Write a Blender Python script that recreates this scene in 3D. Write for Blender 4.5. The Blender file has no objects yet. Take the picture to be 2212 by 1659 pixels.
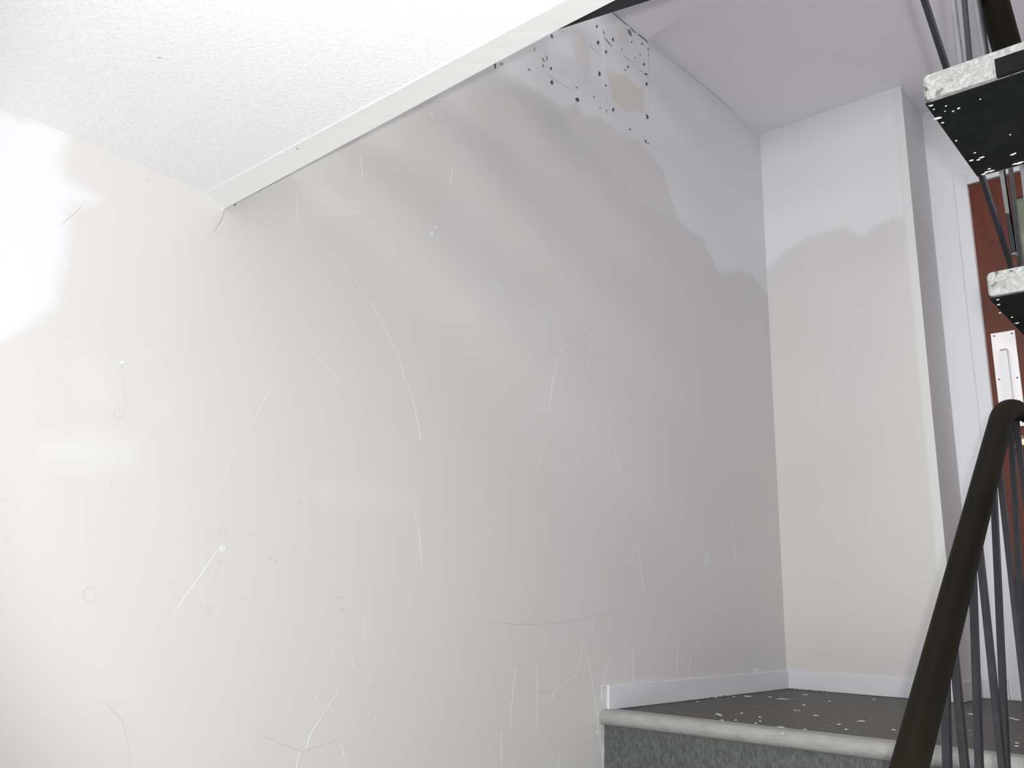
import bpy, bmesh, math, random
import numpy as np
from mathutils import Vector, Matrix
random.seed(4)
SC = bpy.context.scene
COL = SC.collection

# ------------------------------------------------------------------ camera, world, lights, exposure
CAM = np.array([1.605727, -3.56123, 0.290353])
RX = np.array([0.754416, 0.655924, 0.024893])
UP = np.array([0.144172, -0.202579, 0.968595])
FW = np.array([-0.640368, 0.727135, 0.247394])
FPX = 1889.4966
cd = bpy.data.cameras.new('camera'); cam = bpy.data.objects.new('camera', cd); COL.objects.link(cam)
cd.sensor_width = 36; cd.lens = FPX / 2212 * 36; cd.clip_start = 0.02
cam.matrix_world = Matrix(((RX[0], UP[0], -FW[0], CAM[0]), (RX[1], UP[1], -FW[1], CAM[1]), (RX[2], UP[2], -FW[2], CAM[2]), (0, 0, 0, 1)))
SC.camera = cam

w = bpy.data.worlds.new('world'); SC.world = w; w.use_nodes = True
bg = w.node_tree.nodes['Background']; bg.inputs[0].default_value = (0.98, 0.98, 1.0, 1); bg.inputs[1].default_value = 2.75

def lamp(name, kind, loc, target, energy, color, size=None, sy=None):
    d = bpy.data.lights.new(name, kind); o = bpy.data.objects.new(name, d); COL.objects.link(o)
    o.location = loc; d.energy = energy; d.color = color
    if kind == 'AREA':
        d.shape = 'RECTANGLE' if sy else 'SQUARE'; d.size = size
        if sy: d.size_y = sy
    else: d.shadow_soft_size = size
    if target is not None:
        o.rotation_euler = (Vector(target) - Vector(loc)).to_track_quat('-Z', 'Y').to_euler()
    return o
fl = CAM + RX * 0.034 + UP * 0.042
aim = fl + FW + RX * (1330 - 1106) / FPX - UP * (760 - 829.5) / FPX
sp = lamp('phone_flash_light', 'SPOT', tuple(fl), tuple(aim), 89, (1, 0.99, 0.98), 0.011)
sp.data.spot_size = math.radians(97); sp.data.spot_blend = 0.40
lamp('upper_floor_light', 'AREA', (1.7, -6.4, 2.95), (0, -1.8, 1.5), 54, (1, 0.98, 0.96), 0.8)
lamp('hall_side_fill', 'AREA', (3.15, -3.0, 0.05), (0, -1.7, 0.3), 27, (1, 1, 0.99), 1.7, 1.7)  # unseen fill, added to brighten the long wall
lamp('hall_floor_fill', 'AREA', (2.0, -5.6, -1.0), (0.9, -1.2, 2.4), 23, (1, 0.99, 0.98), 1.6, 1.6)  # unseen low fill, added to lift the soffit and ceiling
SC.view_settings.view_transform = 'Standard'; SC.view_settings.look = 'None'
SC.view_settings.gamma = 1; SC.view_settings.use_curve_mapping = False
SC.view_settings.exposure = 0.0

# ------------------------------------------------------------------ helpers
def ray(px, py): return FW + RX * (px - 1106) / FPX - UP * (py - 829.5) / FPX
def at(px, py, axis, v):          # measured photo point -> point on a real plane of the room
    d = ray(px, py); t = (v - CAM[axis]) / d[axis]; return CAM + t * d
def srgb(r, g, b):
    f = lambda c: (c / 255 / 12.92) if c / 255 <= 0.04045 else ((c / 255 + 0.055) / 1.055) ** 2.4
    return (f(r), f(g), f(b), 1)
def tag(o, label=None, cat=None, group=None, kind=None):
    if label: o['label'] = label
    if cat: o['category'] = cat
    if group: o['group'] = group
    if kind: o['kind'] = kind
    return o
def empty(name, loc=(0, 0, 0)):
    o = bpy.data.objects.new(name, None); COL.objects.link(o); o.location = loc; o.empty_display_size = 0.1; return o
def obj(name, bm, mat, parent=None, smooth=False):
    me = bpy.data.meshes.new(name)
    bmesh.ops.recalc_face_normals(bm, faces=bm.faces[:])
    if parent is not None:
        off = Vector(parent.location) if parent.parent is None else Vector(parent.parent.location) + Vector(parent.location)
        for v in bm.verts: v.co -= off
    bm.to_mesh(me); bm.free()
    if smooth:
        for p in me.polygons: p.use_smooth = True
    o = bpy.data.objects.new(name, me); COL.objects.link(o)
    if mat: me.materials.append(mat)
    if parent is not None: o.parent = parent
    return o
def box(bm, lo, hi, bev=0, seg=2):
    vs = [bm.verts.new((x, y, z)) for x in (lo[0], hi[0]) for y in (lo[1], hi[1]) for z in (lo[2], hi[2])]
    F = [bm.faces.new([vs[i] for i in q]) for q in ((0, 1, 3, 2), (4, 6, 7, 5), (0, 4, 5, 1), (2, 3, 7, 6), (0, 2, 6, 4), (1, 5, 7, 3))]
    if bev:
        es = list({e for f in F for e in f.edges})
        bmesh.ops.bevel(bm, geom=es, offset=bev, segments=seg, affect='EDGES', profile=0.5)
def boxo(name, lo, hi, mat, parent=None, bev=0, seg=2):
    bm = bmesh.new(); box(bm, lo, hi, bev, seg); return obj(name, bm, mat, parent)
def prism(bm, prof, x0, x1):      # YZ profile extruded along X
    a = [bm.verts.new((x0, y, z)) for y, z in prof]; b = [bm.verts.new((x1, y, z)) for y, z in prof]
    n = len(prof); bm.faces.new(a); bm.faces.new(b[::-1])
    for i in range(n): bm.faces.new((a[i], b[i], b[(i + 1) % n], a[(i + 1) % n]))
def tube(bm, pts, r, n=20, ry=None):
    pts = [Vector(p) for p in pts]; rings = []
    for i, p in enumerate(pts):
        d = (pts[min(i + 1, len(pts) - 1)] - pts[max(i - 1, 0)]).normalized()
        s = d.cross(Vector((0, 0, 1)))
        if s.length < 1e-3: s = Vector((1, 0, 0))
        s.normalize(); u = s.cross(d)
        rings.append([bm.verts.new(p + s * r * math.cos(2 * math.pi * k / n) + u * (ry or r) * math.sin(2 * math.pi * k / n)) for k in range(n)])
    for a, b in zip(rings, rings[1:]):
        for k in range(n): bm.faces.new((a[k], a[(k + 1) % n], b[(k + 1) % n], b[k]))
    bm.faces.new(rings[0][::-1]); bm.faces.new(rings[-1])
def bar(bm, a, b, wy, wx, along='y'):        # flat bar from a to b, wy wide in Y, wx thick in X
    a = Vector(a); b = Vector(b); d = (b - a).normalized(); sx = Vector((1, 0, 0)); sy = d.cross(sx).normalized()
    vs = []
    for p in (a, b):
        for i, j in ((-1, -1), (1, -1), (1, 1), (-1, 1)): vs.append(bm.verts.new(p + sx * i * wx / 2 + sy * j * wy / 2))
    for q in ((3, 2, 1, 0), (4, 5, 6, 7), (0, 1, 5, 4), (1, 2, 6, 5), (2, 3, 7, 6), (3, 0, 4, 7)): bm.faces.new([vs[i] for i in q])
    bmesh.ops.bevel(bm, geom=bm.edges[:], offset=0.0008, segments=1, affect='EDGES')

# ------------------------------------------------------------------ materials
def newmat(name):
    m = bpy.data.materials.new(name); m.use_nodes = True; n = m.node_tree.nodes; return m, n, m.node_tree.links, n['Principled BSDF']
def mixc(n, l, fac, a, b, blend='MIX'):
    x = n.new('ShaderNodeMix'); x.data_type = 'RGBA'; x.blend_type = blend
    for s, v in ((x.inputs[0], fac), (x.inputs[6], a), (x.inputs[7], b)):
        if hasattr(v, 'is_output') or isinstance(v, bpy.types.NodeSocket): l.new(v, s)
        else: s.default_value = v
    return x.outputs[2]
def noise(n, l, scale, detail=3, rough=0.5, coord='Object', vec=None):
    t = n.new('ShaderNodeTexNoise'); t.inputs['Scale'].default_value = scale; t.inputs['Detail'].default_value = detail; t.inputs['Roughness'].default_value = rough
    if vec is None:
        c = n.new('ShaderNodeTexCoord'); vec = c.outputs[coord]
    l.new(vec, t.inputs['Vector']); return t.outputs['Fac']
def ramp(n, l, fac, stops):
    r = n.new('ShaderNodeValToRGB'); e = r.color_ramp.elements
    e[0].position, e[0].color = stops[0]; e[1].position, e[1].color = stops[1]
    for p, c in stops[2:]:
        k = e.new(p); k.color = c
    l.new(fac, r.inputs[0]); return r.outputs[0]
def bump(n, l, h, bsdf, strength, dist=0.001):
    b = n.new('ShaderNodeBump'); b.inputs['Strength'].default_value = strength; b.inputs['Distance'].default_value = dist
    l.new(h, b.inputs['Height']); l.new(b.outputs[0], bsdf.inputs['Normal']); return b
G = lambda v: (v, v, v, 1)
def simple(name, col, rough=0.5, metal=0, spec=0.5, nz=None, bmp=None):
    m, n, l, b = newmat(name); b.inputs['Roughness'].default_value = rough; b.inputs['Metallic'].default_value = metal
    b.inputs['Specular IOR Level'].default_value = spec; b.inputs['Base Color'].default_value = col
    if nz:
        f = noise(n, l, nz[0], 4); c2 = tuple(min(1, c * nz[1]) for c in col[:3]) + (1,)
        l.new(mixc(n, l, f, col, c2), b.inputs['Base Color'])
    if bmp: bump(n, l, noise(n, l, bmp[0], 3), b, bmp[1], bmp[2])
    return m
OLD = (0.612, 0.607, 0.592, 1); FRESH = (0.735, 0.735, 0.765, 1)
def wall_paint():
    m, n, l, b = newmat('patched_wall_paint')
    a = n.new('ShaderNodeAttribute'); a.attribute_name = 'paint'
    s = n.new('ShaderNodeSeparateColor'); l.new(a.outputs['Color'], s.inputs[0])
    mott = ramp(n, l, noise(n, l, 1.7, 3), [(0.3, (0.608, 0.603, 0.588, 1)), (0.7, (0.624, 0.615, 0.606, 1))])
    c = mixc(n, l, s.outputs[2], mott, (0.675, 0.682, 0.668, 1))
    fresh = ramp(n, l, noise(n, l, 2.3, 2), [(0.35, (0.70, 0.702, 0.715, 1)), (0.7, (0.71, 0.708, 0.742, 1))])
    c = mixc(n, l, s.outputs[0], c, fresh)
    c = mixc(n, l, s.outputs[1], c, (0.60, 0.535, 0.475, 1))
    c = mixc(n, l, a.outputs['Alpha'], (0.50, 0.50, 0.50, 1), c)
    l.new(c, b.inputs['Base Color']); b.inputs['Roughness'].default_value = 0.62; b.inputs['Specular IOR Level'].default_value = 0.3
    h = noise(n, l, 260, 3); h2 = noise(n, l, 3.0, 3)
    ad = n.new('ShaderNodeMath'); ad.operation = 'MULTIPLY_ADD'; l.new(h2, ad.inputs[0]); ad.inputs[1].default_value = 6; l.new(h, ad.inputs[2])
    bump(n, l, ad.outputs[0], b, 0.35, 0.0006)
    return m
M_WALL = wall_paint()
M_FRESH = simple('fresh_white_paint', FRESH, 0.6, spec=0.3, nz=(3, 0.96), bmp=(240, 0.25, 0.0006))
M_CEIL = simple('ceiling_paint', (0.86, 0.85, 0.885, 1), 0.7, spec=0.2, nz=(2.5, 0.96), bmp=(200, 0.25, 0.0006))
M_CREAM = simple('old_wall_paint', OLD, 0.6, spec=0.3, nz=(2, 0.95), bmp=(200, 0.2, 0.0006))
M_RIDGE = simple('raised_paint_edge', (0.685, 0.69, 0.672, 1), 0.5)
M_DARKLINE = simple('hairline_crack_grey', (0.36, 0.36, 0.36, 1), 0.8)
M_CRACK = simple('open_crack_dark', (0.10, 0.10, 0.10, 1), 0.9)
M_HOLE = simple('hole_shadow_grey', (0.085, 0.085, 0.085, 1), 0.9)
M_FILL = simple('filler_white', (0.86, 0.88, 0.87, 1), 0.6)
M_DAB = simple('pale_filler_dab', (0.70, 0.712, 0.70, 1), 0.6)
M_TRIM = simple('white_gloss_trim', (0.715, 0.72, 0.715, 1), 0.5, nz=(5, 0.98))
M_BASE = simple('baseboard_white', (0.70, 0.695, 0.722, 1), 0.5, nz=(9, 0.95), bmp=(60, 0.2, 0.0006))
def soffit_mat():
    m, n, l, b = newmat('stippled_white_soffit')
    f = noise(n, l, 150, 4, 0.6); l.new(ramp(n, l, f, [(0.35, (0.86, 0.87, 0.885, 1)), (0.6, (0.92, 0.925, 0.93, 1))]), b.inputs['Base Color'])
    b.inputs['Roughness'].default_value = 0.75; bump(n, l, f, b, 0.55, 0.002); return m
M_SOFFIT = soffit_mat()
def stair_metal(name, col, nzcol, rough):
    m, n, l, b = newmat(name); f = noise(n, l, 35, 5, 0.65)
    l.new(ramp(n, l, f, [(0.4, col), (0.75, nzcol)]), b.inputs['Base Color'])
    b.inputs['Roughness'].default_value = rough; b.inputs['Specular IOR Level'].default_value = 0.28; return m
M_BAR = stair_metal('charcoal_painted_steel', (0.018, 0.018, 0.022, 1), (0.028, 0.028, 0.031, 1), 0.42)
M_GREYBAR = stair_metal('grey_bar_steel', (0.14, 0.14, 0.145, 1), (0.19, 0.19, 0.185, 1), 0.45)  # lighter grey than the charcoal bars
M_BLACK = stair_metal('black_steel', (0.003, 0.0045, 0.005, 1), (0.012, 0.014, 0.013, 1), 0.5)
M_STRING = stair_metal('black_stringer_steel', (0.004, 0.0038, 0.0045, 1), (0.006, 0.006, 0.007, 1), 0.85)
def rail_mat():
    m, n, l, b = newmat('dark_olive_handrail')
    f = noise(n, l, 5, 4, 0.6); l.new(ramp(n, l, f, [(0.35, (0.0055, 0.0052, 0.003, 1)), (0.7, (0.010, 0.0075, 0.0035, 1))]), b.inputs['Base Color'])
    b.inputs['Roughness'].default_value = 0.6; b.inputs['Specular IOR Level'].default_value = 0.12; return m
M_RAIL = rail_mat()
def terrazzo():
    m, n, l, b = newmat('white_terrazzo')
    c = n.new('ShaderNodeTexCoord'); v = n.new('ShaderNodeTexVoronoi'); v.inputs['Scale'].default_value = 120; v.inputs['Randomness'].default_value = 1
    nz = n.new('ShaderNodeTexNoise'); nz.inputs['Scale'].default_value = 60; l.new(c.outputs['Object'], nz.inputs['Vector'])
    vm = n.new('ShaderNodeVectorMath'); vm.operation = 'MULTIPLY_ADD'; l.new(nz.outputs['Color'], vm.inputs[0]); vm.inputs[1].default_value = (0.026, 0.026, 0.026); l.new(c.outputs['Object'], vm.inputs[2])
    l.new(vm.outputs[0], v.inputs['Vector'])
    s = n.new('ShaderNodeSeparateColor'); l.new(v.outputs['Color'], s.inputs[0])
    chips = ramp(n, l, s.outputs[0], [(0.0, (0.10, 0.105, 0.10, 1)), (0.09, (0.14, 0.145, 0.14, 1)), (0.14, (0.30, 0.31, 0.30, 1)), (0.5, (0.47, 0.48, 0.47, 1)), (1.0, (0.37, 0.38, 0.37, 1))])
    v2 = n.new('ShaderNodeTexVoronoi'); v2.feature = 'DISTANCE_TO_EDGE'; v2.inputs['Scale'].default_value = 120; l.new(vm.outputs[0], v2.inputs['Vector'])
    e = ramp(n, l, v2.outputs['Distance'], [(0.0, G(0.0)), (0.16, G(1.0))])
    l.new(mixc(n, l, e, (0.30, 0.305, 0.295, 1), chips), b.inputs['Base Color'])
    b.inputs['Roughness'].default_value = 0.45; bump(n, l, v2.outputs['Distance'], b, 0.3, 0.001); return m
M_TERR = terrazzo()
def vinyl(name, c1, c2, scale, stretch):
    m, n, l, b = newmat(name); c = n.new('ShaderNodeTexCoord'); mp = n.new('ShaderNodeMapping'); mp.inputs['Scale'].default_value = stretch
    l.new(c.outputs['Object'], mp.inputs[0]); f = noise(n, l, scale, 6, 0.7, vec=mp.outputs[0])
    l.new(ramp(n, l, f, [(0.35, c1), (0.68, c2)]), b.inputs['Base Color']); b.inputs['Roughness'].default_value = 0.55
    bump(n, l, f, b, 0.2, 0.001); return m
M_VINYL = vinyl('dark_worn_vinyl', (0.050, 0.049, 0.044, 1), (0.085, 0.083, 0.075, 1), 14, (1, 3, 1))
M_RISER = vinyl('speckled_grey_riser', (0.055, 0.058, 0.060, 1), (0.15, 0.153, 0.155, 1), 150, (1, 1, 0.45))
M_NOSE = vinyl('worn_grey_nosing', (0.30, 0.30, 0.288, 1), (0.40, 0.40, 0.385, 1), 16, (1, 3, 3))
M_DOOR = stair_metal('red_brown_door_paint', (0.115, 0.028, 0.015, 1), (0.14, 0.040, 0.024, 1), 0.32)
M_DOORTRIM = simple('dark_red_bead', (0.10, 0.006, 0.010, 1), 0.35)
M_STEEL = simple('brushed_aluminium', (0.86, 0.83, 0.83, 1), 0.42, metal=0.35)
M_HANDLE = simple('satin_steel_handle', (0.66, 0.68, 0.69, 1), 0.38, metal=0.5)
M_SCREW = simple('screw_dark', (0.12, 0.12, 0.12, 1), 0.5, metal=0.5)
M_BRASS = simple('polished_brass', (0.80, 0.70, 0.36, 1), 0.18, metal=1)
M_GLASS, _n, _l, _b = newmat('door_glass')
_b.inputs['Base Color'].default_value = (0.75, 0.80, 0.70, 1); _b.inputs['Roughness'].default_value = 0.05; _b.inputs['Transmission Weight'].default_value = 0.9; _b.inputs['IOR'].default_value = 1.45
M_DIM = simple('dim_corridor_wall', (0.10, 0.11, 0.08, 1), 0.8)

# ------------------------------------------------------------------ room constants
H = 2.5; XB = 0.646; YD = 0.286; YN = -1.279; YS = -2.683; ZS = 1.12; LOW = -1.3; XR = 3.3; TOP = 4.6; YB = -7.5

# ---- painted walls: a fine grid whose 'paint' attribute holds which coat of paint covers each spot, and the return's shade
def seg_dist(P, Q, poly, closed=True):
    n = len(poly); d = np.full(P.shape, 9.0); inside = np.zeros(P.shape, bool)
    for i in range(n if closed else n - 1):
        x1, y1 = poly[i]; x2, y2 = poly[(i + 1) % n]
        dx, dy = x2 - x1, y2 - y1; L = dx * dx + dy * dy + 1e-12
        t = np.clip(((P - x1) * dx + (Q - y1) * dy) / L, 0, 1)
        d = np.minimum(d, np.hypot(P - x1 - t * dx, Q - y1 - t * dy))
        if closed and abs(y2 - y1) > 1e-12:
            c = ((y1 > Q) != (y2 > Q)) & (P < (x2 - x1) * (Q - y1) / (y2 - y1) + x1); inside ^= c
    return np.where(inside, -d, d) if closed else d
def wob(P, Q, s, a, ph=0):
    return a * (np.sin(P * s + 1.3 * np.sin(Q * s * 0.7 + ph)) + np.sin(Q * s * 1.3 + 2.1 * np.sin(P * s * 0.9 + 2 * ph)) + 0.6 * np.sin((P + Q) * s * 2.7 + ph)) / 2.6
def cover(P, Q, poly, soft, strength=1, rag=0.006):
    d = seg_dist(P, Q, poly) + wob(P, Q, 70, rag) + wob(P, Q, 190, rag * 0.4, 1)
    return strength * np.clip(0.5 - d / soft, 0, 1)
def grid_wall(name, us, vs, place, paint):
    U_, V_ = np.meshgrid(us, vs); nu, nv = len(us), len(vs)
    co = place(U_.ravel(), V_.ravel()); me = bpy.data.meshes.new(name)
    i = np.arange(nu * nv).reshape(nv, nu); q = np.stack([i[:-1, :-1], i[:-1, 1:], i[1:, 1:], i[1:, :-1]], -1).reshape(-1, 4)
    me.vertices.add(nu * nv); me.vertices.foreach_set('co', co.astype(np.float32).ravel())
    me.loops.add(q.size); me.loops.foreach_set('vertex_index', q.astype(np.int32).ravel())
    me.polygons.add(len(q)); me.polygons.foreach_set('loop_start', np.arange(0, q.size, 4, dtype=np.int32))
    me.update(calc_edges=True)
    ca = me.color_attributes.new('paint', 'FLOAT_COLOR', 'POINT')
    ca.data.foreach_set('color', paint(U_.ravel(), V_.ravel()).astype(np.float32).ravel())
    me.materials.append(M_WALL)
    o = bpy.data.objects.new(name, me); COL.objects.link(o); tag(o, kind='structure'); return o
def wp(pts): return [tuple(at(x, y, 0, 0.0)[1:]) for x, y in pts]
def bp(pts): return [tuple(at(x, y, 1, 0.0)[[0, 2]]) for x, y in pts]

def paint_left(Y, Z):
    R = np.zeros_like(Y); Gt = R.copy(); B = R.copy(); A = np.ones_like(Y)
    edge = wp([(1090, 150), (1130, 178), (1175, 205), (1215, 232), (1246, 228), (1262, 250), (1300, 255), (1335, 285), (1368, 300), (1400, 325), (1432, 368), (1448, 420), (1462, 470), (1490, 500), (1518, 515), (1536, 560), (1556, 590), (1590, 582), (1622, 590), (1640, 612), (1659, 640)])
    poly = edge + [(0.05, edge[-1][1]), (0.05, 3.0), (-2.0, 3.0), (-2.05, 2.2)]
    R = np.maximum(R, cover(Y, Z, poly, 0.022))
    left = wp([(150, 280), (138, 330), (134, 372), (152, 395), (200, 412), (212, 432), (160, 440), (146, 470), (142, 540), (128, 600), (112, 660), (70, 700), (0, 730), (-60, 760), (-300, 800), (-600, 100)])
    R = np.maximum(R, cover(Y, Z, left, 0.030))
    for poly, s, so in (([(95, 965), (190, 950), (285, 955), (290, 1000), (180, 1008), (100, 990)], 0.7, 0.06),
                        ([(170, 790), (215, 800), (230, 850), (190, 855)], 0.45, 0.06),
                        ([(335, 880), (370, 865), (372, 890), (340, 905)], 0.4, 0.03),
                        ([(700, 1050), (820, 1068), (900, 1085), (800, 1092), (700, 1075)], 0.55, 0.07),
                        ([(1518, 1190), (1530, 1188), (1533, 1225), (1522, 1228)], 0.9, 0.02),
                        ([(1412, 440), (1424, 445), (1432, 460), (1420, 455)], 0.9, 0.02),
                        ([(1065, 612), (1082, 612), (1084, 630), (1066, 630)], 0.6, 0.04),
                        ([(640, 425), (700, 400), (790, 450), (780, 470), (640, 480)], 0.35, 0.04),
                        ([(920, 640), (1030, 660), (1030, 690), (930, 670)], 0.25, 0.08),
                        ([(1140, 650), (1240, 690), (1200, 720), (1140, 690)], 0.3, 0.10)):
        B = np.maximum(B, cover(Y, Z, wp(poly), so, s))
    # greyer skim of filler over the patched board, tan stains where its paper shows
    B = np.maximum(B, cover(Y, Z, wp([(1100, 60), (1185, 60), (1190, 195), (1130, 185), (1070, 160)]), 0.03, 0.6))
    for poly, s in (([(1233, 75), (1262, 68), (1275, 118), (1276, 150), (1252, 150), (1240, 115)], 0.4),
                    ([(1312, 158), (1352, 160), (1368, 180), (1388, 192), (1393, 246), (1368, 240), (1346, 238), (1322, 210)], 0.6),
                    ([(1335, 60), (1352, 60), (1362, 95), (1345, 100), (1332, 85)], 0.4)):
        Gt = np.maximum(Gt, cover(Y, Z, wp(poly), 0.02, s))
    for poly, s in (([(1203, 152), (1231, 153), (1227, 163), (1206, 158)], 0.35), ([(1150, 95), (1183, 90), (1184, 135), (1160, 130)], 0.22),
                    ([(1245, 70), (1290, 62), (1302, 130), (1262, 100)], 0.25), ([(1318, 35), (1330, 40), (1330, 120), (1310, 120), (1300, 60)], 0.15)):
        A = np.minimum(A, 1 - cover(Y, Z, wp(poly), 0.02, s))
    R = R * np.where(B > 0.55, 0.75, 1)
    return np.stack([R, Gt, B, A], -1)
ys = np.concatenate([np.linspace(YB, -3.35, 8), np.arange(-3.3, -1.0, 0.0065), np.arange(-1.0, 0.001, 0.008), [0.0]])
zs = np.concatenate([[-1.3, -0.8], np.arange(-0.3, 0.6, 0.02), np.arange(0.6, H, 0.0065), np.linspace(H, TOP, 6)])
ys = np.unique(np.round(ys, 5)); zs = np.unique(np.round(zs, 5))
wall_left = grid_wall('wall_left', ys, zs, lambda u, v: np.stack([0 * u, u, v], -1), paint_left)

def paint_back(X, Z):
    R = np.zeros_like(X); Z0 = R.copy(); B = R.copy()
    e = bp([(1652, 600), (1662, 575), (1700, 540), (1745, 512), (1790, 498), (1822, 488), (1850, 505), (1862, 510), (1880, 495), (1910, 478), (1960, 462)])
    R = cover(X, Z, e + [(XB + 0.1, 3), (-0.1, 3), (-0.1, e[0][1])], 0.028)
    B = np.clip(0.5 + (X - (XB - 0.034)) / 0.006, 0, 1) * 0.9
    R = R * np.where(B > 0.4, 0.35, 1)
    return np.stack([R, Z0, B, Z0 + 1], -1)
grid_wall('wall_back', np.unique(np.round(np.concatenate([np.arange(0, XB, 0.006), [XB]]), 5)), np.unique(np.round(np.concatenate([[0, .4, .8, 1.2], np.arange(1.5, H, 0.008), [H]]), 5)),
          lambda u, v: np.stack([u, 0 * u, v], -1), paint_back)
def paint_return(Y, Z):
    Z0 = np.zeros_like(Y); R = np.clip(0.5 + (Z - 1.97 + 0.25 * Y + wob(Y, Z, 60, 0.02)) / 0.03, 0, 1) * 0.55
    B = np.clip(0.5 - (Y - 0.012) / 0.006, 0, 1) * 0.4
    return np.stack([R, Z0, B, Z0 + 0.55], -1)  # alpha greys the whole face: grazing shade put into the colour
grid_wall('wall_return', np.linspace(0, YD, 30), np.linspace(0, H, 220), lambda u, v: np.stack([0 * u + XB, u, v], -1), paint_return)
# solid backing behind the paint skins
boxo('trim_1', (-0.15, YB, LOW), (-0.002, 0.12, TOP), M_CREAM)['kind'] = 'structure'
boxo('trim_2', (0.0, 0.002, -0.3), (XB - 0.002, YD + 0.1, H), M_CREAM)['kind'] = 'structure'

def struct(name, lo, hi, mat, parent=None, bev=0):
    o = boxo(name, lo, hi, mat, parent, bev)
    if parent is None: tag(o, kind='structure')
    return o
# far wall round the door (three pieces of one wall mesh), right wall, upper storey
DX0, DX1, DH = 0.800, 1.70, 2.095
bm = bmesh.new()
box(bm, (XB, YD, -0.3), (DX0 - 0.012, YD + 0.12, H)); box(bm, (DX1 + 0.012, YD, -0.3), (XR, YD + 0.12, H)); box(bm, (DX0 - 0.012, YD, DH + 0.012), (DX1 + 0.012, YD + 0.12, H))
tag(obj('wall_far', bm, M_FRESH), kind='structure')
struct('wall_right', (XR, YB, LOW), (XR + 0.12, YD + 0.12, TOP), M_FRESH)
cy = [(-1.345, 2.447), (-1.22, 2.449), (-0.99, 2.460), (-0.955, 2.478), (-0.91, 2.487), (-0.60, 2.4955), (-0.45, 2.496), (0.0, 2.5), (YD + 0.12, 2.5)]
bm = bmesh.new(); lo_ = []; hi_ = []
for x, k in ((0.0, 1.0), (0.03, 0.80), (0.06, 0.6), (0.1, 0.4), (0.15, 0.22), (0.2, 0.1), (0.28, 0.0), (XR, 0.0)):      # the patched ceiling sags a little towards the long wall
    lo_.append([bm.verts.new((x, y, H + (z - H) * k)) for y, z in cy]); hi_.append([bm.verts.new((x, y, H + 0.2)) for y, z in cy])
for i in range(7):
    for j in range(len(cy) - 1):
        bm.faces.new((lo_[i][j], lo_[i][j + 1], lo_[i + 1][j + 1], lo_[i + 1][j])); bm.faces.new((hi_[i][j], hi_[i + 1][j], hi_[i + 1][j + 1], hi_[i][j + 1]))
    for j in (0, len(cy) - 1): bm.faces.new((lo_[i][j], lo_[i + 1][j], hi_[i + 1][j], hi_[i][j]))
for i in (0, 7):
    for j in range(len(cy) - 1): bm.faces.new((lo_[i][j], lo_[i][j + 1], hi_[i][j + 1], hi_[i][j]))
tag(obj('ceiling', bm, M_CEIL), kind='structure')
struct('floor', (-0.0, YB, LOW - 0.1), (XR, 0.3, LOW), M_VINYL)
# upper landing whose white underside hangs over the viewer
bm = bmesh.new()
prism(bm, [(YS - 0.04, ZS), (YS - 0.04, ZS + 0.18), (YB, ZS + 0.18), (YB, ZS + 0.0), (-3.4, ZS + 0.012), (-3.13, ZS + 0.010), (-2.9, ZS + 0.004)], 0.0, XR)
tag(obj('trim_3', bm, M_SOFFIT), kind='structure')
bm = bmesh.new(); secs = []
for x, d in [(i * 0.06, 0.023 - 0.0213 * i * 0.06 / 0.9) for i in range(16)] + [(XR, 0.0017)]:
    secs.append([bm.verts.new((x, y, z)) for y, z in ((YS - 0.044, ZS - 0.0015), (YS - 0.001, ZS - d), (YS - 0.001, ZS + 0.182), (YS - 0.044, ZS + 0.182))])
bm.faces.new(secs[0]); bm.faces.new(secs[-1][::-1])
for p_, q_ in zip(secs, secs[1:]):
    for i in range(4): bm.faces.new((p_[i], q_[i], q_[(i + 1) % 4], p_[(i + 1) % 4]))
edge_trim = tag(obj('trim_4', bm, M_TRIM), kind='structure')

# ------------------------------------------------------------------ lower landing, nosing, riser, boards
struct('trim_5', (0.0, YN + 0.002, -0.28), (XR, YD + 0.1, -0.001), M_VINYL).name = 'floor_landing'
boxo('trim_6', (0.0, YN - 0.004, -0.215), (1.16, YN + 0.02, -0.038), M_RISER)['kind'] = 'structure'
bm = bmesh.new()
prof = [(YN + 0.045, 0.0015), (YN + 0.012, 0.003)] + [(YN - 0.008 + 0.0215 * math.cos(a), -0.0185 + 0.0215 * math.sin(a)) for a in [math.radians(d) for d in range(80, 275, 15)]] + [(YN + 0.012, -0.040), (YN + 0.045, -0.038)]
prism(bm, prof, 0.002, 1.16)
nos = obj('stair_nosing', bm, M_NOSE, smooth=False)
tag(nos, 'worn grey rounded nosing along the front edge of the dark landing', 'nosing')
# lower flight (below the frame): closed steps down to the hall floor
fl1 = empty('lower_flight', (0.58, -2.05, LOW)); tag(fl1, 'closed dark vinyl steps climbing from the hall floor to the landing', 'stairs')
for k in range(1, 6):
    z = -0.2167 * k
    boxo('step', (0.003, YN - 0.004 - 0.266 * k, LOW + 0.001), (1.16, YN - 0.006 - 0.266 * (k - 1), z), M_VINYL, fl1)
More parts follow.
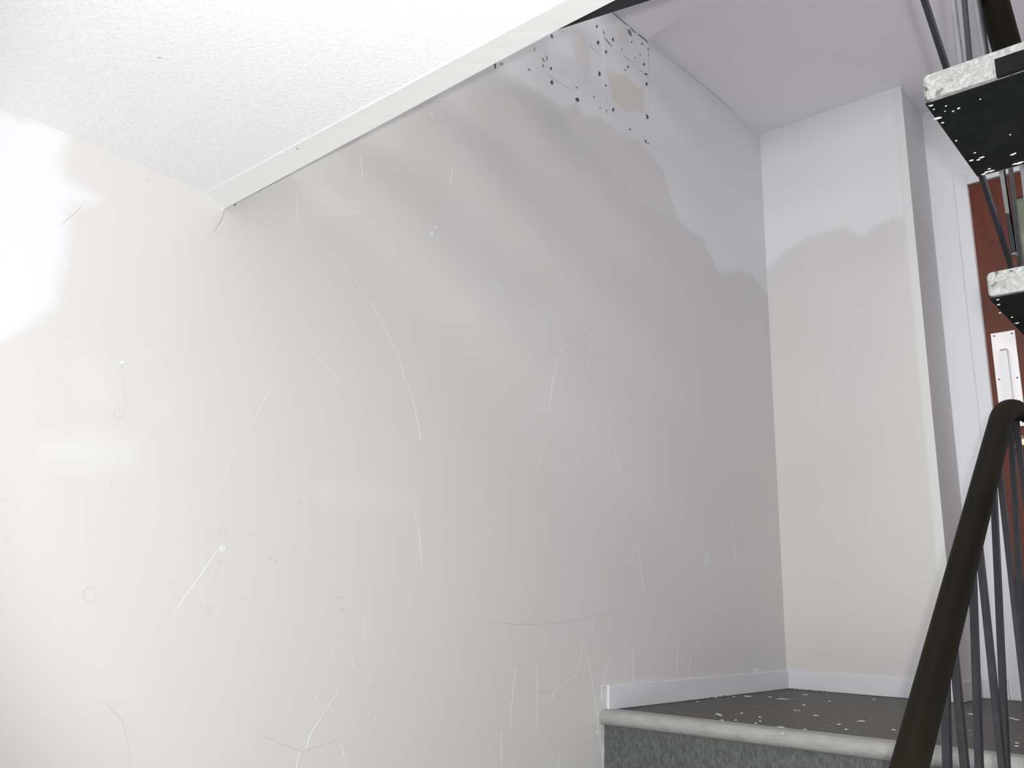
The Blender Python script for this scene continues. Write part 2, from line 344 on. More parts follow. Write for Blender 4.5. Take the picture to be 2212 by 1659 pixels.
# baseboards
BT = 0.011
bm = bmesh.new(); box(bm, (0.0005, YN + 0.004, 0.0), (BT, -BT, 0.0715), 0.002, 1)
tag(obj('baseboard_left', bm, M_BASE), kind='structure')
bm = bmesh.new(); box(bm, (0.0005, -BT, 0.0), (XB + BT, -0.0005, 0.0715), 0.002, 1)
tag(obj('baseboard_back', bm, M_BASE), kind='structure')
bm = bmesh.new(); box(bm, (XB + 0.0005, 0.0, 0.0), (XB + BT, YD - BT, 0.0715), 0.002, 1)
tag(obj('baseboard_return', bm, M_CREAM), kind='structure')
bm = bmesh.new(); box(bm, (XB + 0.0005, YD - BT, 0.0), (0.745, YD - 0.0005, 0.0715), 0.002, 1)
tag(obj('baseboard_far', bm, M_BASE), kind='structure')

# ------------------------------------------------------------------ door
door = struct('door_1', (DX0, YD + 0.004, 0.004), (0.955, YD + 0.046, DH), M_DOOR)
boxo('lock_stile', (0.955, YD + 0.004, 0.004), (1.36, YD + 0.046, 1.32), M_DOOR, door)
boxo('top_rail', (0.955, YD + 0.004, 2.0), (1.70, YD + 0.046, DH), M_DOOR, door)
boxo('hinge_stile', (1.36, YD + 0.004, 0.004), (1.70, YD + 0.046, 2.0), M_DOOR, door)
boxo('glass_pane', (0.955, YD + 0.020, 1.32), (1.36, YD + 0.026, 2.0), M_GLASS, door)
bm = bmesh.new()
for lo, hi in (((0.955, YD - 0.002, 1.985), (1.36, YD + 0.012, 2.0)), ((0.955, YD - 0.002, 1.32), (1.36, YD + 0.012, 1.335)), ((0.955, YD - 0.002, 1.335), (0.967, YD + 0.012, 1.985)), ((1.348, YD - 0.002, 1.335), (1.36, YD + 0.012, 1.985))): box(bm, lo, hi)
obj('glazing_bead', bm, M_DOORTRIM, door)
plate = boxo('pull_plate', (0.820, YD - 0.001, 1.030), (0.908, YD + 0.004, 1.424), M_STEEL, door, 0.001, 1)
bm = bmesh.new()
a0 = Vector((0.866, YD, 1.345)); pts = []
for y, z in ((0, 1.345), (-0.028, 1.345), (-0.038, 1.335), (-0.038, 1.15), (-0.038, 1.125), (-0.028, 1.115), (0, 1.115)): pts.append((y, z))
hw = 0.0125
prev = None
for i, (y, z) in enumerate(pts):
    yi, zi = y, z
    # flat D pull, thickness offset inward
    ny = 0.0 if i in (0, 6) else (0.006 if 1 < i < 5 else 0.004); nz_ = -0.008 if i < 2 else (0.008 if i > 4 else (-0.004 if i == 2 else (0.004 if i == 4 else 0)))
    r = [bm.verts.new((0.866 - hw, YD + yi, zi)), bm.verts.new((0.866 + hw, YD + yi, zi)), bm.verts.new((0.866 + hw, YD + yi + ny, zi + nz_)), bm.verts.new((0.866 - hw, YD + yi + ny, zi + nz_))]
    if prev:
        for k in range(4): bm.faces.new((prev[k], prev[(k + 1) % 4], r[(k + 1) % 4], r[k]))
    else: bm.faces.new(r[::-1])
    prev = r
bm.faces.new(prev)
obj('pull_handle', bm, M_HANDLE, door)
def disc_y(bm, c, r, th, n=14):
    ret = bmesh.ops.create_cone(bm, cap_ends=True, segments=n, radius1=r, radius2=r * 0.85, depth=th)
    bmesh.ops.rotate(bm, verts=ret['verts'], cent=(0, 0, 0), matrix=Matrix.Rotation(math.pi / 2, 3, 'X'))
    bmesh.ops.translate(bm, verts=ret['verts'], vec=c)
for px, py in ((2147.5, 726), (2186, 720.5), (2158.5, 820), (2197.5, 816), (2166, 905), (2203, 908)):
    p = at(px, py, 1, YD); bm = bmesh.new(); disc_y(bm, (p[0], YD - 0.002, p[2]), 0.0038, 0.003); obj('screw', bm, M_SCREW, plate)
bm = bmesh.new(); p = at(2206, 962, 1, YD)
bmesh.ops.create_uvsphere(bm, u_segments=24, v_segments=16, radius=0.030)
for v in bm.verts: v.co = Vector((v.co.x, v.co.y * 0.75, v.co.z)) + Vector((p[0] + 0.012, YD - 0.05, p[2]))
disc_y(bm, (p[0] + 0.012, YD - 0.002, p[2]), 0.034, 0.008, 24); disc_y(bm, (p[0] + 0.012, YD - 0.02, p[2]), 0.013, 0.04, 16)
obj('door_knob', bm, M_BRASS, door, True)
bm = bmesh.new()     # casing round the opening
box(bm, (0.7465, YD - 0.010, 0.0), (DX0 - 0.002, YD + 0.004, 2.150), 0.002, 1); box(bm, (DX1 + 0.002, YD - 0.010, 0.0), (1.755, YD + 0.004, 2.150), 0.002, 1)
box(bm, (DX0 - 0.002, YD - 0.010, DH + 0.003), (DX1 + 0.002, YD + 0.004, 2.150), 0.002, 1)
tag(obj('trim_7', bm, M_FRESH), kind='structure')
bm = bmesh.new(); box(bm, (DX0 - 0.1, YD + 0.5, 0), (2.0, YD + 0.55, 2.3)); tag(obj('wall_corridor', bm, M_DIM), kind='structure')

# ------------------------------------------------------------------ flight up to the upper landing (white terrazzo treads on black pans)
RISE, GO, TH = 0.225, 0.2665, 0.040
up = empty('upper_flight', (1.8, -1.0, 0.0)); tag(up, 'open flight with white terrazzo treads and black undersides above the handrail', 'stairs')
def tread(j, parent):
    y0 = -2.320 + GO * j; zt = 1.062 - RISE * j; x0, x1 = 1.300, 2.45
    bm = bmesh.new(); box(bm, (x0, y0, zt - TH), (x1, y0 + 0.295, zt))
    es = [e for e in bm.edges if all(abs(v.co.x - x0) < 1e-5 for v in e.verts)]
    bmesh.ops.bevel(bm, geom=es, offset=0.009, segments=4, affect='EDGES', profile=0.5)
    # worn, slightly uneven arris
    t = obj('tread', bm, M_TERR, parent)
    bm = bmesh.new(); box(bm, (x0 + 0.0005, y0 + 0.008, zt - TH - 0.0015), (x1, y0 + 0.290, zt - TH + 0.001)); 
    p = obj('steel_pan', bm, M_BLACK, t)
    xa = 1.3 + 0.097
    if True:
        bm = bmesh.new(); box(bm, (xa, y0 - 0.003, zt - TH - 0.001), (x1, y0 + 0.004, zt - TH + 0.0265)); obj('back_plate', bm, M_STRING, t)
    bm = bmesh.new(); rnd = random.Random(j + 7)
    fl = []
    if j == 0: fl = [at(x, y, 2, zt - TH)[:2].tolist() + [s] for x, y, s in ((2011, 226, 2.2), (2043, 227, 1.0), (2059, 238, 1.0), (2070, 232, 1.6), (2017, 234, .9), (2041, 238, .7), (2025, 254, 3.0), (2036, 263, 1.3), (2106, 328, 1.2), (2121, 338, 2.2), (2114, 343, 1.8), (2187, 332, 3.0), (2192, 329, 1.2), (2136, 363, 1.4), (2140, 368, 3.0), (2132, 370, 2.5), (2182, 289, .7), (2117, 212, .7), (2065, 302, 1.4), (2203, 350, 4.0), (2193, 352, 2.5), (2125, 374, 2.5), (2098, 345, 2.2))]
    elif j == 1: fl = [at(x, y, 2, zt - TH)[:2].tolist() + [s] for x, y, s in ((2155, 645, 1.5), (2157, 656, 1.8), (2160, 674, 1.5), (2197, 696, 2.5), (2186, 683, 1.0))]
    else: fl = [[x0 + rnd.uniform(.05, .9), y0 + rnd.uniform(.02, .27), rnd.uniform(.8, 2)] for _ in range(14)]
    for x, y, s in fl:
        n = 7; c = bm.verts.new((x, y, zt - TH - 0.0030)); r = []
        for k in range(n):
            a = 2 * math.pi * k / n; q = s * 0.0011 * rnd.uniform(0.7, 1.4)
            r.append(bm.verts.new((x + q * 1.7 * math.cos(a), y + q * math.sin(a), zt - TH - 0.0014)))
        for k in range(n): bm.faces.new((c, r[k], r[(k + 1) % n]))
    tag(obj('paint_fleck', bm, M_FILL, t), kind='stuff')
for j in range(-1, 5): tread(j, up)
bm = bmesh.new()      # carrying stringer out of frame on the right
for x in (2.25,):
    A_ = [(-0.85, 0.0), (-0.60, 0.0), (-2.62, 1.12 + 0.14), (-2.68, 1.29), (-2.68, 1.125)]
    A_ = [(-0.72, 0.0), (-0.90, 0.0), (-2.68, 1.10), (-2.68, 1.34)]
    prism(bm, [(y, z) for y, z in ((-0.74, 0.0), (-1.0, 0.0), (-2.68, 1.13), (-2.68, 1.42 - 0.17))], x, x + 0.012)
obj('stringer', bm, M_STRING, up)

# third flight, climbing over the lower one, seen only by its black stringer
top = empty('top_flight', (0.5, -2.6, 1.3)); tag(top, 'black stringer of the flight rising from the white soffit edge to the ceiling', 'stairs')
a = at(1190, 66, 0, 0.87)[1:]; b = at(1400, 0, 0, 0.87)[1:]; sl = (b[1] - a[1]) / (b[0] - a[0])
zl = lambda y: a[1] + sl * (y - a[0])
bm = bmesh.new(); prism(bm, [(YS + 0.003, zl(YS)), (-1.36, zl(-1.36)), (-1.36, zl(-1.36) + 0.36), (YS + 0.003, zl(YS) + 0.36)], 0.87, 0.885)
obj('stringer', bm, M_STRING, top)
for k in range(1, 6):
    z = 1.30 + 0.2167 * k; y = YS + 0.255 * (k - 1) + 0.01
    bm = bmesh.new(); box(bm, (0.10, y, z - 0.04), (0.868, y + 0.285, z), 0.004, 1); t = obj('tread', bm, M_TERR, top)
    bm = bmesh.new(); box(bm, (0.11, y + 0.004, z - 0.0418), (0.867, y + 0.28, z - 0.0395)); obj('steel_pan', bm, M_BLACK, t)

# ------------------------------------------------------------------ railings
lr = empty('stair_railing', (1.2, -2.2, -0.9)); tag(lr, 'dark olive handrail on charcoal flat bars, rising from the bottom right corner', 'railing')
A1 = at(1964, 1659, 0, 1.2); B1 = at(2166, 893, 0, 1.2); dr = (B1 - A1) / np.linalg.norm(B1 - A1)
P0 = A1 - dr * 0.85
pts = [P0, A1, A1 + (B1 - A1) * .5, B1 - dr * 0.03]
c0 = B1 - dr * 0.03; c1 = B1 + dr * 0.028; c2 = np.array([1.212, c1[1] + 0.045, c1[2] + 0.000])
for t in np.linspace(0.1, 1, 9): pts.append((1 - t) ** 2 * c0 + 2 * t * (1 - t) * c1 + t * t * c2)
bm = bmesh.new(); tube(bm, pts, 0.0225, 28, 0.0225); obj('handrail', bm, M_RAIL, lr, True)
e0 = pts[-1]
q2 = lambda z: np.array([1.322, at(2160, 50, 0, 1.322)[1] - (z - at(2160, 50, 0, 1.322)[2]) / 0.8077, z])
link = [e0 - np.array([0, 0.004, 0]), e0 + np.array([0.006, 0.012, -0.002]), np.array([1.24, -1.30, e0[2] - 0.012]), np.array([1.30, -0.98, e0[2] - 0.012]), np.array([1.32, -0.90, e0[2] - 0.012])]
bm = bmesh.new(); tube(bm, link, 0.0165, 20); obj('rail_link', bm, M_RAIL, lr, True)
def zrail(y): return A1[2] + (y - A1[1]) * dr[2] / dr[1]
def vpair(y_v, lean=0.26, first=False):
    zt = min(zrail(y_v), zrail(-1.5)) - 0.012; zb = zt - 1.02 + (0.2 if y_v > -1.5 else 0)
    bm = bmesh.new(); bar(bm, (1.204, y_v, zb), (1.204, y_v, zt), 0.0185, 0.0095); obj('baluster', bm, M_BAR, lr)
    zt2 = zt - 0.004
    bm = bmesh.new(); bar(bm, (1.196, y_v - 0.008 - lean * (zt2 - zb), zb), (1.196, y_v - 0.008, zt2), 0.0185, 0.0095); obj('baluster', bm, M_BAR, lr)
for y in (-2.49, -2.285, -2.078, -1.866, -1.652, -1.446): vpair(y)
p = at(2053, 1340, 0, 1.2); bm = bmesh.new(); bmesh.ops.create_icosphere(bm, subdivisions=1, radius=0.0022)
for v in bm.verts: v.co = v.co + Vector((p[0] + 0.016, p[1] - 0.012, p[2] + 0.006))
obj('paint_speck', bm, M_FILL, bpy.data.objects['handrail'])
# floor bar the balusters stand on
bm = bmesh.new(); bar(bm, (1.2, -2.8, zrail(-2.8) - 1.03), (1.2, -1.42, zrail(-1.5) - 0.98), 0.03, 0.02); obj('bottom_rail', bm, M_BAR, lr)

ur = lr     # the rail turns at the landing and runs on up the second flight: one joined railing
ht = q2(2.35); hb = q2(0.72)
bm = bmesh.new(); tube(bm, [hb, (hb + ht) / 2, ht], 0.027, 24, 0.027); obj('handrail', bm, M_RAIL, ur, True)
l0 = at(1997, 0, 0, 1.288); l1 = at(2183, 571, 0, 1.288); dl = (l1 - l0) / np.linalg.norm(l1 - l0)
bm = bmesh.new(); bar(bm, l0 - dl * 0.45, l1 + dl * 1.0, 0.019, 0.008); obj('bottom_rail', bm, M_BAR, ur)
def zlow(y): return l0[2] + (y - l0[1]) * dl[2] / dl[1]
def zup(y): return q2(1.0)[2] - 0.8077 * (y - q2(1.0)[1])
for (xa, ya, xb, yb, wy, mat) in ((2059, 0, 2075, 126, 0.017, M_GREYBAR), (2083, 0, 2094, 120, 0.016, M_BAR), (2107, 0, 2124, 110, 0.019, M_GREYBAR), (2167, 378, 2192, 560, 0.020, M_BAR), (2184, 372, 2203, 560, 0.012, M_BAR), (2208, 360, 2216, 430, 0.014, M_GREYBAR),
                               ):
    p = at(xa, ya, 0, 1.302); q = at(xb, yb, 0, 1.302); s = (q[1] - p[1]) / (q[2] - p[2])
    f = lambda z: np.array([1.302, p[1] + s * (z - p[2]), z])
    z0 = zlow(p[1]); z1 = zup(p[1])
    for _ in range(4): z0 = zlow(f(z0)[1]); z1 = zup(f(z1)[1])
    bm = bmesh.new(); bar(bm, f(z0 - 0.02), f(z1 - 0.01), wy, 0.007); obj('baluster', bm, mat, ur)

# ------------------------------------------------------------------ marks on the long wall: holes, scars, ridges and cracks as real relief
def W(px, py, lift=0.0): p = at(px, py, 0, 0.0); p[0] = lift; return Vector(p)
def ribbon(name, pts, wpx, mat, lift=0.0009):
    P = [W(*p) for p in pts]
    # resample with a little wander
    Q = []
    rnd = random.Random(int(pts[0][0] * 7 + pts[0][1]))
    for a, b in zip(P, P[1:]):
        n = max(1, int((b - a).length / 0.02))
        for k in range(n): Q.append(a.lerp(b, k / n) + Vector((0, rnd.uniform(-1, 1), rnd.uniform(-1, 1))) * 0.0008)
    Q.append(P[-1]); bm = bmesh.new(); rows = []
    for i, q in enumerate(Q):
        d = (Q[min(i + 1, len(Q) - 1)] - Q[max(i - 1, 0)]).normalized(); s = Vector((0, -d.z, d.y))
        dist = (Vector(CAM) - q).length; wd = wpx * dist / FPX * 0.5 * (0.35 + 0.65 * math.sin(math.pi * (0.08 + 0.84 * i / max(1, len(Q) - 1)))) * rnd.uniform(0.75, 1.2)
        rows.append((bm.verts.new(q + s * wd), bm.verts.new(q + Vector((lift, 0, 0))), bm.verts.new(q - s * wd)))
    for r0, r1 in zip(rows, rows[1:]):
        bm.faces.new((r0[0], r0[1], r1[1], r1[0])); bm.faces.new((r0[1], r0[2], r1[2], r1[1]))
    for v in bm.verts: v.co.x += 0.0002
    return obj(name, bm, mat, wall_left)
def blob(name, x, y, rx, ry, tilt, mat, lift=0.0008, n=9):
    bm = bmesh.new(); rnd = random.Random(int(x * 31 + y)); c = bm.verts.new(W(x, y, lift + 0.0003)); r = []
    for k in range(n):
        a = 2 * math.pi * k / n; q = rnd.uniform(0.75, 1.2); dx, dy = rx * q * math.cos(a), ry * q * math.sin(a); t = math.radians(tilt)
        r.append(bm.verts.new(W(x + dx * math.cos(t) - dy * math.sin(t), y + dx * math.sin(t) + dy * math.cos(t), 0.0003)))
    r2 = [bm.verts.new(v.co.lerp(c.co, 0.2) + Vector((lift, 0, 0))) for v in r]
    for k in range(n):
        bm.faces.new((c, r2[k], r2[(k + 1) % n])); bm.faces.new((r2[k], r[k], r[(k + 1) % n], r2[(k + 1) % n]))
    return obj(name, bm, mat, wall_left)
M_SCAR = simple('rough_grey_scar', (0.22, 0.22, 0.22, 1), 0.9)
for h in ((1192, 78, 2.2, 4.6, -15), (1190, 148, 2.5, 4, -15), (1192, 178, 3.2, 5, -10), (1069, 142, 2, 8, -3), (1289, 57, 2, 3.4, 0), (1292, 92, 2.6, 4.6, -10), (1324, 86, 2.3, 4.5, -15), (1309, 112, 2.4, 4.2, -10),
          (1295, 159, 2.8, 5.8, -8), (1308.6, 184.7, 1.8, 2.8, -20), (1387, 94.5, 1.8, 2.4, -30), (1400, 106.5, 1.1, 2, 0), (1390.5, 139, 1.8, 3.3, -10), (1356, 144.6, 1.9, 3, -10), (1396.6, 181.3, 2.6, 4.1, 5),
          (1398, 252, 2.6, 6, -12), (1324.5, 236.7, 2.8, 4.4, 0), (1247, 215.8, 3.8, 5.8, -25), (1360.6, 279.6, 2, 2.4, 0), (1394.6, 305, 1.8, 4.2, -25), (1400, 310.5, 1.1, 2, -20), (1395.4, 160.3, 4, 1.8, 20)):
    blob('plaster_hole', *h, M_HOLE)
for h in ((1304, 70, 1.1, 5, -15), (1360, 70, 3.6, 9.5, -28), (1364.5, 91, 1.6, 3, -10), (1343, 107, 1, 3, -5), (1382, 118, 1.3, 2.2, 10), (1371, 125, 1, 2, -10), (1350, 151, 1.3, 3, -25), (1245.4, 189, 3, 1.6, 20),
          (1282.5, 209, 1.5, 4, -5), (1296, 233, 1, 3, 0), (1309.8, 240, 1.1, 4.2, -8), (1083, 138, 3.8, 1.6, -20), (1142, 150, 4, 1.7, 25), (1173, 142, 1.8, 4, -10), (1181, 125, 1.4, 6, 8), (1173.5, 129, 1.6, 5.5, -25), (1154, 107, 1.2, 5, 5),
          (1277, 710, 1, 1, 0), (1140, 468 + 10, 1, 1, 0), (507, 443, 2, 2.5, 0), (1401, 118, 0.9, 1.5, 0), (1215, 68, 1, 1, 0)):
    blob('plaster_scar', *h, M_SCAR)
M_FAINT = simple('faint_grey_mark', (0.53, 0.53, 0.52, 1), 0.8)
for h in ((12, 1078, 1.6, 7, -45), (353, 412, 1.6, 3, -20), (318, 390, 5, 2, 10), (263, 793, 2.2, 5, 0), (269, 890, 1.2, 3, 0), (261, 900, 4, 1.2, -30), (254, 916, 1, 4, -15), (283, 925, 1.6, 1.8, 0), (327, 945, 1.5, 1.5, 0), (433, 960, 1.3, 4, -20),
          (240, 1042, 5, 2.2, -30), (16, 1163, 6, 1.6, 0), (480, 1066, 4, 3, 0), (503, 1115, 3, 2.5, 0), (530, 1112, 2, 3, 0), (484, 1147, 4, 3.5, 0), (541, 1156, 6, 2.5, 5), (475, 1212, 4, 4, 0), (473, 1222, 2, 4, 20), (433, 1308, 4, 2.2, 0), (467, 1307, 4, 3, 0),
          (530, 1290, 1.6, 8, 0), (547, 1288, 3, 7, 0), (584, 1205, 4, 6, 0), (596, 1212, 8, 2.2, 20), (347, 1349, 5, 1.6, 0), (562, 1467, 3, 2, 20), (146, 1528, 2.5, 2, 10), (562, 1466, 3, 1.6, 0), (638, 1190, 1.5, 7, 0), (732, 1291, 6, 2.2, 35), (739, 1315, 5, 4.5, 0),
          (809, 1484, 7, 1.4, 5), (1129, 1285, 1.1, 8, 8), (1083, 1327, 1.2, 4, 15), (1155, 1310, 1.6, 2.5, 10), (1168, 762, 2.6, 2.6, 0), (1151, 731, 2, 3, 0), (1001, 476, 1.2, 4, -35), (986, 495, 1.6, 2, 0), (757, 605, 1, 2, 0), (718, 618, 1, 3, 0),
          (817, 483, 4.5, 4, 0), (836, 498, 2.5, 4, -25), (858, 526, 3.5, 4, 0), (819, 348, 3, 6, -30), (828, 1088, 3, 3, 30), (647, 1087, 4, 2, 0), (948, 218, 4, 4, 0), (1013, 235, 1, 1, 0), (1800, 1800, 1, 1, 0)):
    if h[0] < 1700: blob('scuff_mark', h[0], h[1], h[2] * 0.7, h[3] * 0.7, h[4], M_FAINT, 0.0004)
for h in ((265, 783, 5.5, 5, 0), (482, 1186, 9, 8, 0), (932, 247, 6, 3, 40), (941, 491, 2.5, 6, 20), (934, 505, 5, 6, 10), (930, 651, 2, 1.6, 0), (941, 661, 2, 1.6, 0), (949, 269, 1.5, 2, 0), (480, 453, 4, 4, 0),
          (717, 1405, 2, 4, -30), (1390, 560, 1, 1, 0), (1372, 980, 1, 3, -15), (1388, 723, 1.6, 2, 0), (683, 1508, 2, 10, 5), (811, 1552, 2.6, 9, 10), (869, 1632, 2, 10, 5), (998, 1625, 2, 10, 0), (1024, 1650, 2.4, 5, 0), (1292, 1583, 6, 8, 20), (1270, 1593, 8, 2, 0), (1300, 1500, 3, 20, 0),
          (1305, 1560, 3, 8, 0), (1303, 1620, 2.5, 22, 0), (1632, 1448, 9, 5, 0), (1489, 1461, 4, 2, 0)):
    k_ = 0.55 if h[1] > 1480 and h[0] < 1200 else 1.0; blob('filler_dab', h[0], h[1], h[2] * k_, h[3] * k_, h[4], M_RIDGE if (h[0] < 520 and h[2] > 6.5) or k_ < 1 else M_DAB, 0.0005)
def ring(cx, cy, rx, ry): return [(cx + rx * math.cos(t / 10 * 2 * math.pi), cy + ry * math.sin(t / 10 * 2 * math.pi)) for t in range(11)]
for c_ in ((194, 1284, 15, 17), (257, 892, 12, 12), (451, 1315, 8, 8), (481, 1148, 9, 11)): ribbon('scuff_mark', ring(*c_), 1.3, M_FAINT, 0.0003)
LIGHT = [([(722, 548), (769, 607), (801, 654), (824, 693), (856, 756)], 1.8), ([(856, 756), (875, 820), (891, 857)], 1.2), ([(891, 857), (906, 928), (908, 950)], 2.0), ([(660, 740), (699, 783), (722, 810), (762, 857), (781, 885)], 1.6),
         ([(587, 834), (556, 897)], 2.0), ([(518, 971), (494, 1016), (479, 1042)], 1.8), ([(265, 703), (310, 745), (356, 787), (389, 811)], 1.8), ([(478, 1179), (430, 1248), (377, 1322)], 3.2), ([(497, 1184), (583, 1242)], 1.4),
         ([(1261, 1383), (1277, 1457), (1291, 1551), (1295, 1584), (1302, 1656)], 2.8), ([(1259, 1381), (1255, 1425), (1243, 1461), (1230, 1470), (1197, 1494), (1190, 1521)], 1.7), ([(1160, 1447), (1161, 1497), (1161, 1584)], 1.4),
         ([(1114, 1443), (1109, 1486), (1103, 1541)], 1.5), ([(1103, 1541), (1104, 1573)], 3.0), ([(1083, 1580), (1082, 1620), (1083, 1656)], 1.3), ([(1281, 1334), (1282, 1365)], 2.4), ([(1313, 1409), (1320, 1419), (1302, 1463), (1305, 1483)], 1.8),
         ([(731, 1494), (695, 1548)], 2.0), ([(695, 1548), (669, 1591), (662, 1617)], 4.2), ([(648, 1624), (640, 1659)], 4.2), ([(738, 1606), (745, 1649)], 2.0), ([(1206, 744), (1221, 767), (1228, 778)], 3.0), ([(1228, 778), (1265, 822), (1296, 881), (1323, 948), (1345, 1042)], 1.5),
         ([(1208, 763), (1194, 826), (1187, 869), (1190, 889)], 1.1), ([(1280, 724), (1268, 803)], 1.2), ([(1141, 483), (1171, 524), (1191, 564)], 1.9), ([(1172, 983), (1161, 1010)], 1.8), ([(1225, 999), (1237, 1030)], 1.2), ([(1402, 1061), (1404, 1083)], 1.8),
         ([(1447, 1069), (1453, 1097)], 1.6), ([(1378, 1175), (1391, 1276)], 2.4), ([(1467, 1369), (1461, 1456)], 1.7), ([(1494, 1413), (1485, 1456)], 1.2), ([(1646, 1291), (1646, 1372)], 1.3), ([(1368, 1396), (1366, 1474)], 1.4), ([(1087, 205), (1104, 215), (1120, 233)], 3.2),
         ([(1030, 1123), (1140, 1138)], 1.6), ([(895, 1100), (905, 1140), (912, 1235)], 1.2), ([(720, 1365), (758, 1405), (762, 1440)], 1.3), ([(978, 361), (972, 400)], 1.6), ([(965, 215), (1010, 250), (1052, 290)], 1.2), ([(780, 330), (784, 390)], 1.2),
         ([(785, 1340), (787, 1380)], 1.2), ([(1303, 95), (1304, 245)], 1.4), ([(1141, 98), (1150, 118)], 1.6), ([(640, 480), (642, 420)], 1.5), ([(645, 500), (700, 530)], 1.6), ([(650, 470), (730, 520)], 1.3), ([(720, 470), (795, 462)], 1.8),
         ([(1568, 1060), (1575, 1120)], 1.3), ([(1400, 1655), (1400, 1655.5)], 0.5), ([(1206, 1620), (1206, 1657)], 1.4), ([(1582, 1100), (1590, 1230)], 1.0)]
for pts, wd in LIGHT: ribbon('paint_ridge', pts, wd, M_RIDGE if wd < 2 else M_DAB, 0.0006)
DARK = [([(230, 1521), (264, 1558), (276, 1604), (281, 1641), (276, 1659)], 1.4, M_FAINT), ([(1049, 1343), (1107, 1348), (1183, 1349), (1255, 1336), (1346, 1311)], 1.4, M_FAINT), ([(572, 1591), (651, 1624), (724, 1600)], 1.2, M_FAINT), ([(1161, 1497), (1190, 1494)], 2.2, M_FAINT),
        ([(485, 455), (478, 475), (462, 500)], 1.5, M_DARKLINE), ([(500, 455), (580, 490)], 1.0, M_FAINT), ([(1182, 159), (1229, 193)], 1.6, M_DARKLINE), ([(1401, 95), (1402, 150)], 1.2, M_DARKLINE), ([(1402, 150), (1403, 310)], 0.9, M_FAINT), ([(1185, 80), (1184, 195)], 1.3, M_FAINT),
        ([(1305, 80), (1322, 101)], 3.4, M_HOLE), ([(1275, 96), (1282, 109)], 2.8, M_HOLE), ([(1347, 120), (1359, 130)], 1.8, M_SCAR), ([(1381, 150), (1389, 157)], 2.4, M_SCAR), ([(1337, 112), (1378, 148)], 0.8, M_FAINT), ([(265, 806), (268, 850), (272, 880)], 1.3, M_FAINT),
        ([(258, 982), (249, 1014)], 1.1, M_FAINT), ([(178, 445), (128, 490)], 1.6, M_FAINT), ([(485, 1150), (483, 1165)], 1.2, M_FAINT), ([(470, 1225), (460, 1255)], 1.2, M_FAINT), ([(454, 1325), (453, 1345)], 1.6, M_FAINT), ([(516, 972), (494, 1012)], 1.3, M_FAINT), ([(1177, 85), (1172, 120)], 1.0, M_FAINT), ([(1300, 1485), (1320, 1486), (1350, 1480)], 1.4, M_DARKLINE), ([(1350, 1479), (1480, 1466)], 1.4, M_DARKLINE), ([(1480, 1466), (1640, 1452)], 1.4, M_DARKLINE)]
for pts, wd, m in DARK: ribbon('hairline_crack', pts, wd, m, 0.0005)
# open joint between long wall and ceiling, widening in three places
for pts, wd in (([(1323, 27), (1340, 42), (1357, 56)], 2.6), ([(1361, 59), (1367, 66), (1373, 71)], 4.2), ([(1378, 74), (1390, 82), (1400, 93)], 4.0)): ribbon('open_crack', pts, wd, M_CRACK, 0.0008)
ribbon('hairline_crack', [(1416, 104), (1480, 153), (1540, 202), (1620, 270)], 1.4, M_DARKLINE, 0.0006)

# specks on the soffit and its edge trim
def speck(x, y, r, z, parent, mat):
    bm = bmesh.new(); p = at(x, y, 2, z)
    ret = bmesh.ops.create_icosphere(bm, subdivisions=1, radius=r)
    for v in bm.verts: v.co = Vector((v.co.x, v.co.y, v.co.z * 0.3)) + Vector((p[0], p[1], p[2]))
    return obj('paint_speck', bm, mat, parent)
speck(1064, 98, 0.0024, ZS + 0.0005, bpy.data.objects['trim_3'], M_SCAR); speck(345, 124, 0.003, ZS + 0.004, bpy.data.objects['trim_3'], M_FAINT)
speck(642, 321, 0.0022, ZS - 0.006, edge_trim, M_SCAR); speck(508, 440, 0.002, ZS - 0.02, edge_trim, M_SCAR)

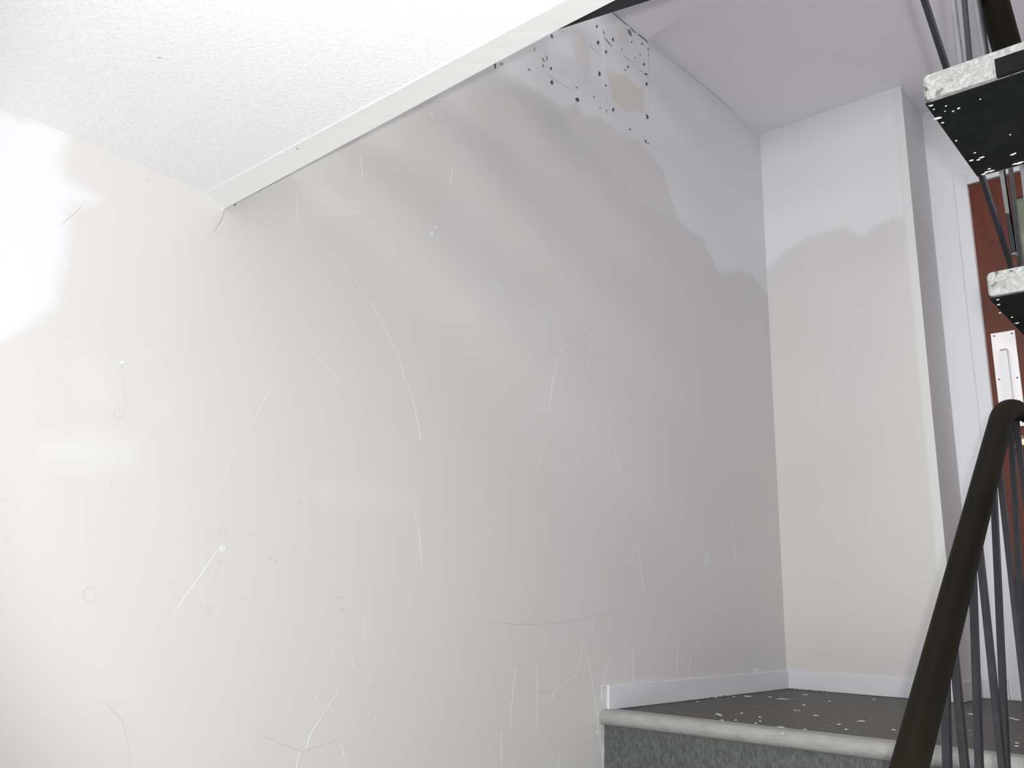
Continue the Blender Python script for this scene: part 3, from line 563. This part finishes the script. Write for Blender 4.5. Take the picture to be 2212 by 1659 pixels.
# paint drips on the dark landing: larger ones as single splashes, the dust as one scatter
land = bpy.data.objects['floor_landing']
def splash(x, y, rx, ry):
    p = at(x, y, 2, 0.0); bm = bmesh.new(); rnd = random.Random(int(x + y)); n = 9; d = np.linalg.norm(p - CAM)
    ax = rx * d / FPX; ay = ry * d / FPX * 5.0; dx = Vector((RX[0], RX[1], 0)).normalized(); dy = Vector((FW[0], FW[1], 0)).normalized()
    c = bm.verts.new(Vector((p[0], p[1], 0.0022))); r = []
    for k in range(n):
        a = 2 * math.pi * k / n; q = rnd.uniform(0.6, 1.2)
        r.append(bm.verts.new(Vector((p[0], p[1], 0.0002)) + dx * ax * q * math.cos(a) + dy * ay * q * math.sin(a)))
    for k in range(n): bm.faces.new((c, r[k], r[(k + 1) % n]))
    return bm
for s in ((1553, 1544, 4.5, 4.5), (1614, 1504, 7, 2.5), (1641, 1549, 3, 2), (1410, 1543, 6, 2), (1427, 1544, 3, 1.5), (1336, 1534, 5, 1.2), (1602, 1541, 2.5, 1.5), (1736, 1523, 4, 1.6), (1792, 1515, 3, 1.2), (1559, 1556, 3, 2), (1589, 1556, 3, 1.2), (1632, 1563, 4, 1.2), (1642, 1558, 3, 1),
          (1684, 1571, 12, 1.4), (1762, 1546, 6, 1.3), (1739, 1576, 3, 1), (1812, 1565, 5, 1), (1828, 1576, 3, 1.2), (1664, 1506, 5, 1.0), (1690, 1510, 18, 1.2), (1740, 1501, 8, 1.0), (1585, 1505, 4, 1.2), (1507, 1516, 2, 1.2), (1547, 1507, 2, 1), (1718, 1535, 2, 1), (1726, 1535, 2, 1),
          (1860, 1558, 10, 1.0), (1888, 1503.5 + 8, 4, 1.2), (1930, 1577, 5, 1.2), (2038, 1549, 4, 1.2), (2100, 1543, 9, 2.0), (2187, 1552, 3, 2), (2196, 1555, 5, 1.2), (2196, 1605, 3, 1.2), (2196, 1612, 4, 1.0), (2162, 1572, 3, 1.5), (2086, 1593, 2, 1.2), (1875, 1598, 4, 1), (2090, 1510, 5, 1.5)):
    obj('paint_drip', splash(*s), M_FILL, land)
bm = bmesh.new(); rnd = random.Random(3)
for _ in range(230):
    x = rnd.uniform(0.03, 1.1); y = rnd.uniform(YN + 0.06, 0.2 if x > 0.7 else -0.03); s = rnd.uniform(0.0012, 0.003)
    c = bm.verts.new((x, y, 0.0012)); an = rnd.uniform(0, 3); e = rnd.uniform(1, 2.5)
    r = [bm.verts.new((x + s * e * math.cos(a + an), y + s * math.sin(a), 0.0002)) for a in (0, 1.3, 2.5, 3.8, 5.1)]
    for k in range(5): bm.faces.new((c, r[k], r[(k + 1) % 5]))
tag(obj('paint_dust', bm, M_NOSE, land), kind='stuff')
bm = bmesh.new()
for _ in range(60):      # grit gathered in the joint below the boards
    if rnd.random() < 0.5: x, y = rnd.uniform(0.012, 0.18) , -rnd.uniform(0.012, 0.02)
    else: x, y = rnd.uniform(0.011, 0.016), -rnd.uniform(0.02, 1.2)
    s = rnd.uniform(0.001, 0.0035); vs = [bm.verts.new((x + s * math.cos(a), y + s * math.sin(a) * 1.5, 0.0002)) for a in (0, 2.1, 4.2)]
    t = bm.verts.new((x, y, s * 1.6)); bm.faces.new(vs)
    for k in range(3): bm.faces.new((vs[k], vs[(k + 1) % 3], t))
tag(obj('grit', bm, M_HOLE, land), kind='stuff')
for s in ((1690, 1582, 3, 3.5), (1526, 1568, 2, 1.6)):
    p = at(s[0], s[1], 2, 0.0)
bm = bmesh.new(); p = at(1690, 1584, 2, 0.002); bmesh.ops.create_icosphere(bm, subdivisions=1, radius=0.004)
for v in bm.verts: v.co = Vector((v.co.x, v.co.y, v.co.z * 0.4)) + Vector((p[0], p[1], 0.002))
obj('paint_drip', bm, M_FILL, nos)
